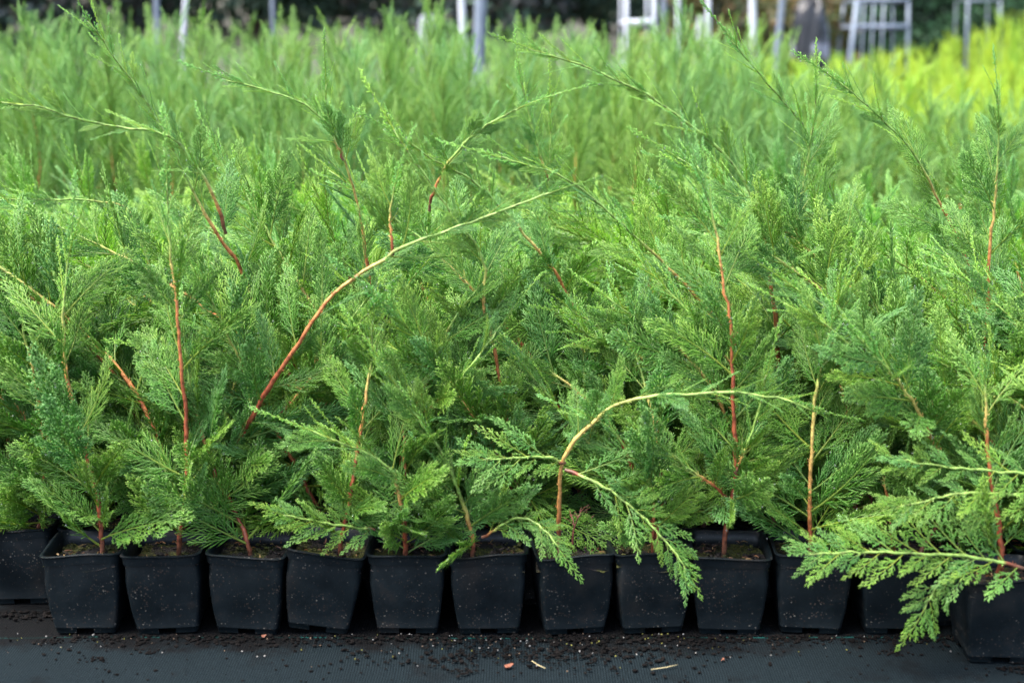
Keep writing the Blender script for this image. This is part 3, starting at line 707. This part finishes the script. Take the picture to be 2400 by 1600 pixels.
for row in range(0, 11):
    py = ROW0+DROW*row; half = .36*py*1.03+.16
    xs = np.arange(-half, half, PITCHX)
    if row == 0:  # the front row goes on behind the nearer pot
        xs = np.array([P(2050, 1240, py).x+PITCHX*k for k in (1, 2, 3)])
    off = ri.uniform(0, PITCHX) if row > 1 else 0
    if row == 1: xs = np.arange(P(60, 1178, py).x, half, PITCHX)
    for x in xs:
        x = x+off*(row > 1)
        y = py+ri.normal(0, .004); x = x+ri.normal(0, .003)
        if any(abs(x-t) < PITCHX*.52 for t in taken.get(row, [])): continue
        lab = {0: 'potted cypress half hidden behind the nearest pot at the right edge',
               1: 'arching green cypress in the second row, just behind the front pots',
               2: 'arching green cypress in the third row of black pots',
               3: 'arching green cypress in the fourth row of black pots'}.get(row, 'arching green cypress in the crowded back rows of the near block')
        if row == 0: y += .016
        if row == 1:
            fr = sorted(taken[0]); k = sum(f < x for f in fr); nm = ['first', 'second', 'third', 'fourth', 'fifth', 'sixth', 'seventh', 'eighth', 'ninth', 'tenth', 'eleventh']
            lab = 'second-row arching cypress, its pot showing between the %s and %s front pots' % (nm[k-1], nm[k]) if 0 < k < len(fr) else 'second-row arching cypress, %s' % (['first', 'second', 'third'][min(2, int((x-fr[-1])/PITCHX))]+' beyond the eleventh front pot' if k else 'behind the left end of the front row')
        if row <= 3:
            potted(x, y, random_paths(ri, h=ri.uniform(.30, .42)) if ri.random() > .09 else random_paths(ri, h=ri.uniform(.48, .56), lean=ri.uniform(-.9, -.45)), lab, ri, size=.15, detail=2, low=7 if row == 1 else 4)
        else:
            far_plant(x, y, FAR[ri.integers(len(FAR))], lab, GROUP_NEAR, ri)

# row nearest the camera continues out of the picture to the right
for k in (1,):
    potted(P(2290, 1300, ROW0-DROW).x+PITCHX*k*1.02, ROW0-DROW+.012, random_paths(ri, h=.42, lean=-.1), 'potted cypress beyond the nearest pot, mostly outside the right edge', ri, bold=True)

# ------------------------------------------------------------------ upright block and golden block
UP = [far_variant(600+i, up=True) for i in range(4)]
GOLD = [far_variant(700+i, up=True, golden=True) for i in range(3)]
GROUP_UP = 'upright cypress seedlings in the block behind'
GROUP_GOLD = 'golden cypress seedlings at the back right'
ru = np.random.default_rng(9)
cnt = 0
for row in range(9):
    py = 3.02+.125*row; half = .36*py*1.03+.10
    for x in np.arange(-half, half, .098):
        x += ru.normal(0, .012); y = py+ru.normal(0, .015)
        edge = (x-.205*py/1.0)          # to the right of here the block is lower
        xf = x/py
        sc = ru.uniform(.78, 1.08)
        if xf > .175: sc *= .84
        if xf > .26: sc *= .92
        if xf > .26 and row > 4: continue
        far_plant(x, y, UP[ru.integers(4)], 'tall upright green cypress seedling in dense block behind the arching plants' if row > 0 else 'upright green cypress seedling with bare orange lower stem at the front of the rear block', GROUP_UP, ru, 'upright_cypress', sc)
        cnt += 1
# the rest of the block, which only shows as tips between the nearer ones
g = G()
for row in range(9, 22):
    py = 3.02+.125*row
    for x in np.arange(-.36*py-.15, .185*py, .13):
        v, f, c, mi = LOUP[ru.integers(4)]
        for z0 in (.25, .45, .60):
            B = basis(np.array([ru.normal(0, .25), ru.normal(0, .25), 1.]), ru.normal(0, 1, 3)); k = ru.uniform(.9, 1.3)
            g.v.append((v*k) @ B.T.astype(np.float32)+np.float32([x+ru.normal(0, .03), py, z0*ru.uniform(.9, 1.12)-.06])); g.f.append(f+g.n); g.c.append(c); g.m.append(mi); g.n += len(v)
if g.n: tag(link('cypress_seedlings', g.build('cypress_seedlings', [M_UP, M_DROP])), 'mass of upright green seedling tips at the back of the rear block', 'seedlings', None, 'stuff')

cg = 0
for row in range(13):
    py = 4.35+.26*row+.01*row*row
    for x in np.arange(.15*py, .36*py*1.05+.12, .115+.008*row):
        x2 = x+ru.normal(0, .02); sc = ru.uniform(.76, .86)+.008*row
        bump = math.exp(-((x2/py-.345)/.055)**2)*(1 if row > 5 else 0)
        sc *= 1+.34*bump
        far_plant(x2, py+ru.normal(0, .03), GOLD[ru.integers(3)], 'bright golden yellow cypress seedling in the block at back right' if not bump > .3 else 'taller golden cypress seedling on the raised bed at far right', GROUP_GOLD, ru, 'golden_cypress', sc, pot=row < 2)
        cg += 1
print('uprights', cnt, 'golden', cg)

# ------------------------------------------------------------------ ground
def plane(name, x0, x1, y0, y1, z, mat):
    g = G(); g.add([(x0, y0, z), (x1, y0, z), (x1, y1, z), (x0, y1, z)], [(0, 1, 2), (0, 2, 3)], np.ones(3)); return link(name, g.build(name, [mat], False))
tag(plane('ground', -150, 150, -30, 260, 0, M_EARTH), None, None, None, 'structure')
# fabric sheet with slight creases
g = G(); nx, ny = 160, 90; xs = np.linspace(-2.6, 2.6, nx); ys = np.linspace(.6, 4.4, ny)
X, Y = np.meshgrid(xs, ys); Z = .010+.0016*np.sin(X*9+2*np.sin(Y*5))*np.cos(Y*7)
V = np.stack([X, Y, Z], -1).reshape(-1, 3); F = []
for j in range(ny-1):
    for i in range(nx-1):
        q = j*nx+i; F += [(q, q+1, q+nx+1), (q, q+nx+1, q+nx)]
g.add(V, F, np.ones(3)); tag(link('fabric_ground', g.build('fabric_ground', [M_FAB])), None, None, None, 'structure')

# crumbs of peat and grit at the foot of the pots
g = G(); gw = G(); R = np.random.default_rng(5)
for i in range(2600):
    u = R.random()
    if u < .60: x = R.uniform(-.75, .80); y = 1.516-abs(R.normal(0, .013))
    elif u < .80: x = R.normal(.03, .10); y = R.normal(1.465, .022)
    elif u < .86: cx, cy = [(-.45, 1.45), (-.52, 1.50), (-.40, 1.47), (.42, 1.47), (.56, 1.44), (-.05, 1.42)][R.integers(6)]; x = R.normal(cx, .009); y = R.normal(cy, .005)
    else: x = R.uniform(-.75, .8); y = R.uniform(1.36, 1.56)
    if x < -.50 and u < .6: y += .07
    if x > .52 and u < .6: y -= .085
    r = R.uniform(.0006, .0019)*(1.3 if u < .8 else 1)
    c = np.array([.0042, .0033, .0029])*R.uniform(.5, 1.6)
    ico(g, np.array([x, y, .0115+r*.3]), r, col=c, jit=.25, sq=(1.3, 1, .7))
tag(link('soil_crumbs', g.build('soil_crumbs', [M_CRUMB], False)), 'dark peat crumbs scattered along the foot of the front pots', 'soil', None, 'stuff')
for i in range(210):
    u = R.random()
    x = R.uniform(-.75, .8) if u < .7 else R.normal(.05, .12); y = 1.518-abs(R.normal(0, .035))
    r = R.uniform(.0005, .0012); k = R.choice([0, 1, 2], p=[.45, .35, .2]); c = [np.array([.13, .09, .06]), np.array([.26, .25, .23]), np.array([.16, .15, .04])][k]*R.uniform(.7, 1.1)
    ico(gw, np.array([x, y, .0125+r*.3]), r, col=c, jit=.2)
tag(link('grit_grains', gw.build('grit_grains', [M_CRUMB], False)), 'pale grit and perlite grains sprinkled on the dark fabric', 'grit', None, 'stuff')

M_LEAF = noise_mat('dead_leaf', [(.3, (.16, .055, .03)), (.7, (.30, .12, .07))], 150, .6)
M_STRAW = noise_mat('straw', [(.3, (.30, .24, .12)), (.7, (.45, .38, .2))], 150, .6)
def dead_leaf(xd, yd, s, label, rz):
    y = ground_y(yd); p = P(xd, yd, y); g = G(); n = 12; V = [(0, 0, .0018)]
    for i in range(n):
        a = 2*math.pi*i/n; r = s*(.75+.25*math.cos(3*a)+.1*math.sin(5*a)); V.append((r*1.2*math.cos(a), r*.9*math.sin(a), .0008+.0012*math.sin(2*a+1)))
    g.add(V, [(0, 1+i, 1+(i+1) % n) for i in range(n)], np.ones(3)); g.add(np.array(V)-[0, 0, .0004], [(0, 1+(i+1) % n, 1+i) for i in range(n)], np.ones(3))
    o = link('dead_leaf', g.build('dead_leaf', [M_LEAF])); o.location = (p.x, y, .0125); o.rotation_euler = (0, 0, rz); tag(o, label, 'leaf')
dead_leaf(1166, 1553, .0058, 'curled reddish brown leaf fragment on the fabric at bottom centre', .3)
dead_leaf(1660, 1540, .0028, 'tiny brown leaf scrap on the fabric in the lower right', 1.2)
dead_leaf(606, 1484, .0030, 'small orange-brown leaf scrap beside the green marker thread', .1)
def straw(pts, label):
    ws = [P(x, y, ground_y(y)) for x, y in pts]; g = G(); b = ws[0]
    tube(g, [np.array((w_.x-b.x, w_.y-b.y, .0008)) for w_ in ws], [.0006]*len(ws), 4, [np.ones(3)]*len(ws))
    o = link('straw', g.build('straw', [M_STRAW])); o.location = (b.x, b.y, .0125); tag(o, label, 'straw')
straw([(1222, 1543), (1235, 1552), (1252, 1560)], 'short pale straw lying slantwise right of the brown leaf')
straw([(1495, 1563), (1530, 1558), (1555, 1552)], 'thin pale straw lying nearly level near the bottom edge')

# bare twigs and rusty dead shoots standing on the soil of some pots
def bare_shoot(xd, yd, Y, h, col, label, seed, cat='dead shoot'):
    R = np.random.default_rng(seed); p = P(xd, yd, Y); g = G(); base = np.zeros(3)
    pts = [base, np.array([R.normal(0, .004), 0, h*.5]), np.array([R.normal(0, .01), R.normal(0, .006), h])]
    pa, ln = smooth_path(pts, 8); tube(g, pa, np.linspace(.0014, .0005, 8), 5, [col]*8)
    for k in range(9):
        i = R.integers(2, 8); d = np.array([R.normal(0, 1), R.normal(0, .6), .7]); d /= np.linalg.norm(d); L = R.uniform(.006, .022)
        tube(g, [pa[i], pa[i]+d*L*.5+[0, 0, .002], pa[i]+d*L], [.0007, .0005, .0003], 3, [col*.9, col, col*1.2])
    o = link('dead_shoot', g.build('dead_shoot', [M_BARK])); o.location = p; tag(o, label, cat)
bare_shoot(1315, 1248, 1.575, .036, np.array([.22, .08, .06]), 'thin bare reddish shoot standing in moss of the seventh pot', 1)
bare_shoot(1345, 1240, 1.60, .020, np.array([.2, .09, .05]), 'shorter bare shoot beside the reddish one in seventh pot', 2)
for k, (x, y, h) in enumerate([(2010, 1225, .05), (2035, 1235, .038), (2060, 1240, .045)]):
    bare_shoot(x, y, 1.60, h, np.array([.13, .045, .03]), ['rusty dead shoot leftmost of three over the eleventh pot', 'shortest of three rusty dead shoots over the eleventh pot', 'rusty dead shoot rightmost of three over the eleventh pot'][k], 10+k)

# ------------------------------------------------------------------ posts and trolleys behind
def post(xt, yt, xb, yb, wpx, Y, mat, label, H=2.5):
    a = P(xt, yt, Y); b = P(xb, yb, Y); d = (a-b).normalized(); foot = b-d*(b.z/d.z); top = foot+d*(H/d.z)
    r = wpx*.86*Y/FPX/2; root = empty('steel_post', foot)
    g = G(); v = np.array(top-foot)
    tube(g, [np.zeros(3), v*.5, v], [r]*3, 12, [np.ones(3)]*3); link('post_tube', g.build('post_tube', [mat]), root)
    g = G(); box(g, -r*2.2, r*2.2, -r*2.2, r*2.2, .001, .012); link('base_plate', g.build('base_plate', [mat], False), root)
    tag(root, label, 'post', 'steel posts beyond the seedling blocks')
    return root
post(1060, 0, 1066, 132, 19, 7.6, M_WHITE, 'thickest white post, standing just left of a wide grey one at centre')
post(1104, 0, 1100, 110, 31, 9.6, M_STEEL, 'wide grey-blue post close behind the thick white one')
post(426, 0, 420, 105, 13, 8.0, M_WHITE, 'white post rising among seedling tips at upper left')
post(359, 0, 361, 60, 14, 10.5, M_STEEL, 'pale grey post just left of the white post at upper left')
post(625, 0, 627, 55, 10, 10.5, M_STEEL, 'thin grey post between the upper left and the centre posts')
post(1524, 0, 1526, 90, 13, 10.2, M_STEEL, 'grey post directly right of the narrow ladder frame')
post(1557, 0, 1558, 110, 14, 8.6, M_WHITE, 'light post second to the right of the narrow ladder frame')
post(1627, 0, 1627, 130, 14, 8.2, M_WHITE, 'slim white post midway between the ladder frame and the thick right one')
post(1728, 0, 1731, 125, 20, 8.0, M_WHITE, 'thick white post right of the slim one, at upper right of centre')
post(1797, 0, 1789, 80, 17, 10.0, M_STEEL, 'grey post leaning slightly, last before the dark wrapped heap')

def trolley(Y, xl_t, xl_b, xr_t, xr_b, yt, yb, rails, inner, wl, wr, label, mat, tall, depth=.5):
    a = P(xl_t, yt, Y); b = P(xl_b, yb, Y); c = P(xr_t, yt, Y); d = P(xr_b, yb, Y)
    root = empty('plant_trolley', ((b.x+d.x)/2, Y, 0)); o = Vector(root.location)
    def bar(nm, p, q, r, m_=mat, n=8):
        g = G(); p = np.array(p-o); q = np.array(q-o); tube(g, [p, (p+q)/2, q], [r]*3, n, [np.ones(3)]*3); return link(nm, g.build(nm, [m_]), root)
    for (t, bo, w_) in ((a, b, wl), (c, d, wr)):
        dr = (t-bo)/(t.z-bo.z); foot = bo-dr*(bo.z-.08); top = foot+dr*(tall-.08); r = w_*.80*Y/FPX/2
        bar('upright', foot, top, r)
        bar('upright', foot+Vector((0, depth, 0)), top+Vector((0, depth, 0)), r*.45)
        for dy in (0, depth):
            g = G(); tube(g, [np.array(foot-o)+[-.012, dy, -.03], np.array(foot-o)+[.012, dy, -.03]], [.048, .048], 14, [np.ones(3)]*2); link('wheel', g.build('wheel', [M_POT]), root)
    for (yr, wr_) in rails:
        p = P(xl_t, yr, Y); zz = p.z
        def xat(t, bo): return bo+(t-bo)*((zz-bo.z)/(t.z-bo.z))
        L_, R_ = xat(a, b), xat(c, d); r = wr_*Y/FPX/2
        bar('rail', L_, R_, r); bar('rail', L_+Vector((0, depth, 0)), R_+Vector((0, depth, 0)), r*.8)
        bar('side_rail', L_, L_+Vector((0, depth, 0)), r*.8); bar('side_rail', R_, R_+Vector((0, depth, 0)), r*.8)
    g = G(); box(g, b.x-o.x, d.x-o.x, 0.02, depth-.02, .12, .15); link('shelf', g.build('shelf', [mat], False), root)
    for x in inner:
        p = P(x, 60, Y); bar('bar', Vector((p.x, Y+depth*.9, .15)), Vector((p.x, Y+depth*.9, tall-.02)), 4.5*Y/FPX/2, M_STEEL)
    tag(root, label, 'trolley', 'metal frames beyond the seedlings')
trolley(9.0, 1439, 1438, 1502, 1503, 0, 110, [(52, 14), (-90, 12)], [], 13, 14, 'narrow white ladder-like metal frame with one cross rail', M_WHITE, 1.5)
trolley(12.5, 1969, 1954, 2086, 2085, 3, 125, [(62, 11), (1, 9)], [1990, 2011, 2034, 2058], 15, 9, 'wide grey metal frame with a cross rail in front of the dark hedge', M_STEEL, P(1969, 1, 12.5).z)
trolley(15.0, 2223, 2221, 2297, 2297, 3, 70, [(0, 4)], [], 6, 6, 'faint grey metal frame rightmost, above the golden seedlings', M_STEEL, P(2223, 0, 15).z, .4)

# ------------------------------------------------------------------ hedge, shrubs, heaps behind
def leaf_cloud(g, centre, rad, n, size, cols, R, shell=.55, lumps=9):
    cs = R.normal(0, .42, (lumps, 3))*rad; lr = R.uniform(.35, .62, lumps)
    k = R.integers(lumps, size=n); d = R.normal(0, 1, (n, 3)); d /= np.linalg.norm(d, axis=1)[:, None]
    rr = R.uniform(shell, 1, n)**.7
    p = cs[k]+d*rr[:, None]*lr[k][:, None]*rad; p = p+centre
    p[:, 2] = np.maximum(p[:, 2], .05)
    u = R.normal(0, 1, (n, 3)); u /= np.linalg.norm(u, axis=1)[:, None]; v_ = np.cross(u, R.normal(0, 1, (n, 3))); v_ /= np.linalg.norm(v_, axis=1)[:, None]
    s = size*R.uniform(.6, 1.3, n)[:, None]
    V = np.stack([p-u*s, p+v_*s*.5, p+u*s, p-v_*s*.5], 1).reshape(-1, 3)
    F = (np.arange(n)[:, None]*4+np.array([[0, 1, 2, 0, 2, 3]])).reshape(-1, 3)
    ci = np.array(cols)[R.integers(len(cols), size=n)]*R.uniform(.7, 1.3, (n, 1))*(.8+.5*(k % 3)/2)[:, None]
    g.add(V, F, np.repeat(ci, 4, 0))
DG = [(.060, .115, .075), (.075, .125, .080), (.045, .090, .065)]
OL = [(.075, .095, .03), (.12, .12, .03), (.045, .08, .03), (.14, .08, .03)]
BR = [(.070, .110, .070), (.10, .085, .07), (.055, .10, .065), (.08, .09, .085)]
def crown_mesh(seed, cols, n, rad, size):
    R = np.random.default_rng(seed); g = G(); leaf_cloud(g, np.array([0, 0, rad[2]*1.0]), np.array(rad), n, size, cols, R); return g.build('crown', [M_TREE], False)
CR = {'dark': crown_mesh(1, DG, 26000, (1.9, 1.5, 1.9), .055), 'brown': crown_mesh(2, BR, 22000, (1.8, 1.5, 1.8), .055), 'olive': crown_mesh(3, OL, 16000, (1.0, .9, 1.0), .05)}
def trunk_mesh(seed):
    R = np.random.default_rng(seed); g = G(); pts = [(0, 0, 0), (R.normal(0, .05), 0, .9), (R.normal(0, .12), 0, 2.0), (R.normal(0, .2), 0, 3.0)]
    pa, _ = smooth_path(pts, 9); tube(g, pa, np.linspace(.11, .03, 9), 9, [np.ones(3)]*9)
    for k in range(7):
        i = R.integers(2, 8); a = R.uniform(0, 6.28); d = np.array([math.cos(a), math.sin(a), .8]); tube(g, [pa[i], pa[i]+d*.5, pa[i]+d*.9+[0, 0, .15]], [.04, .025, .01], 6, [np.ones(3)]*3)
    return g.build('trunk', [M_TRUNK])
TR = [trunk_mesh(1), trunk_mesh(2)]
def shrub(x, y, kind, sc, label, rz, name='tree'):
    r = empty(name, (x, y, 0), rz); r.scale = (sc,)*3; link('crown', CR[kind], r); link('trunk', TR[int(abs(x*7)) % 2], r)
    tag(r, label, name, 'trees and shrubs beyond the nursery beds')
SP = [(-6.6, 16, 'dark', 1.1, 'dark green tree farthest left beyond the seedling tips'),
      (-4.6, 15, 'brown', 1.0, 'brownish green tree behind the pale post at upper left'),
      (-2.7, 15.5, 'dark', 1.0, 'dark tree behind the upper left seedling tips, next before the centre'),
      (-.6, 15, 'brown', 1.05, 'brown-tinged dark tree left behind the thick centre post'),
      (1.0, 16.5, 'dark', 1.15, 'dark tree behind the gap right of the thick centre post'),
      (-8.8, 19, 'brown', 1.6, 'tall tree in second rank, leftmost'), (-5.2, 20, 'dark', 1.6, 'tall dark tree in the second rank behind the left posts'),
      (-1.6, 20, 'dark', 1.6, 'tall dark tree in the second rank behind the centre'), (2.2, 20, 'brown', 1.6, 'tall brownish tree in the second rank behind the ladder frame'),
      (5.4, 22, 'dark', 1.7, 'tall dark tree rising behind the hedge'), (9.5, 22, 'dark', 1.7, 'tall dark tree behind the right end of the hedge')]
for i, (x, y, k, s, lb) in enumerate(SP): shrub(x, y, k, s, lb, i*1.3)
shrub(1.85, 13.6, 'olive', .75, 'yellowish olive shrub behind the ladder frame posts', .5, 'shrub')
shrub(2.45, 14.6, 'olive', .6, 'olive and orange tinted shrub left of the dark wrapped heap', 2.0, 'shrub')
shrub(3.35, 14.4, 'olive', .28, 'small olive shrub at the foot of the dark wrapped heap', 3.3, 'shrub')
# hedge
g = G(); R = np.random.default_rng(8); x0, x1, y0, y1, zt = 3.52, 10.5, 15.6, 16.9, 2.6
n = 60000; V = []
face = R.random(n); px_ = R.uniform(x0, x1, n); pz_ = R.uniform(0.02, zt, n); py_ = np.where(face < .6, y0+abs(R.normal(0, .09, n)), R.uniform(y0, y1, n)); pz_ = np.where((face >= .6) & (face < .8), zt-abs(R.normal(0, .08, n)), pz_)
px_ = np.where(face > .9, x0+abs(R.normal(0, .09, n)), px_); px_ = np.where((face > .8) & (face <= .9), x1-abs(R.normal(0, .09, n)), px_)
lump = .10*np.sin(px_*5+2*np.sin(pz_*4))*np.cos(pz_*6); py_ = py_+np.where(face < .6, lump, 0)
p = np.stack([px_, py_, pz_], 1); u = R.normal(0, 1, (n, 3)); u[:, 2] += .8; u /= np.linalg.norm(u, axis=1)[:, None]; v_ = np.cross(u, R.normal(0, 1, (n, 3))); v_ /= np.linalg.norm(v_, axis=1)[:, None]
s = .032*R.uniform(.6, 1.3, n)[:, None]
g.add(np.stack([p-u*s, p+v_*s*.5, p+u*s, p-v_*s*.5], 1).reshape(-1, 3), (np.arange(n)[:, None]*4+np.array([[0, 1, 2, 0, 2, 3]])).reshape(-1, 3), np.repeat(np.array([(.045, .125, .058)])*R.uniform(.6, 1.4, (n, 1)), 4, 0))
hr = empty('hedge', ((x0+x1)/2, (y0+y1)/2, 0)); o = link('foliage', g.build('foliage', [M_TREE], False), hr); o.location = (-(x0+x1)/2, -(y0+y1)/2, 0)
g = G(); box(g, x0+.15-(x0+x1)/2, x1-.15-(x0+x1)/2, -.5, .5, 0, zt-.15); link('dark_core_box', g.build('dark_core_box', [M_CORE], False), hr)  # added solid dark box, stands in for the shaded hedge interior
tag(hr, 'clipped dark green conifer hedge behind the wide metal frame', 'hedge')

def heap(name, x, y, rx, ry, h, mat, label, seed):
    R = np.random.default_rng(seed); g = G(); nu, nv = 28, 12; V = []
    ph = R.uniform(0, 6.28, 6)
    for j in range(nv):
        t = j/(nv-1)
        for i in range(nu):
            a = 2*math.pi*i/nu; r = math.cos(t*math.pi/2)**.35*(1+.10*math.sin(3*a+ph[0]+4*t)+.07*math.sin(7*a+ph[1]-6*t))
            V.append((rx*r*math.cos(a), ry*r*math.sin(a), h*math.sin(t*math.pi/2)+.05*h*math.sin(5*a+ph[2])*t))
    F = []
    for j in range(nv-1):
        for i in range(nu):
            a = j*nu+i; b = j*nu+(i+1) % nu; F += [(a, b, b+nu), (a, b+nu, a+nu)]
    g.add(V, F, np.ones(3)); o = link(name, g.build(name, [mat])); o.location = (x, y, 0); tag(o, label, 'heap' if 'heap' in name else 'sack')
p = P(1862, 40, 12.0); heap('wrapped_heap', p.x, 12.0, .155, .20, P(1862, 6, 12.0).z, M_SHEET, 'dark plastic-wrapped heap with pale top, left of the hedge', 2)
p = P(985, 60, 12.5); heap('sack', p.x, 12.5, .12, .14, P(985, 45, 12.5).z, M_PALE, 'pale grey sack among dark trees left of the thick post', 3)
p = P(1612, 60, 12.6); heap('sack', p.x, 12.6, .07, .1, P(1612, 48, 12.6).z, M_PALE, 'small whitish sack behind the posts right of the ladder frame', 4)
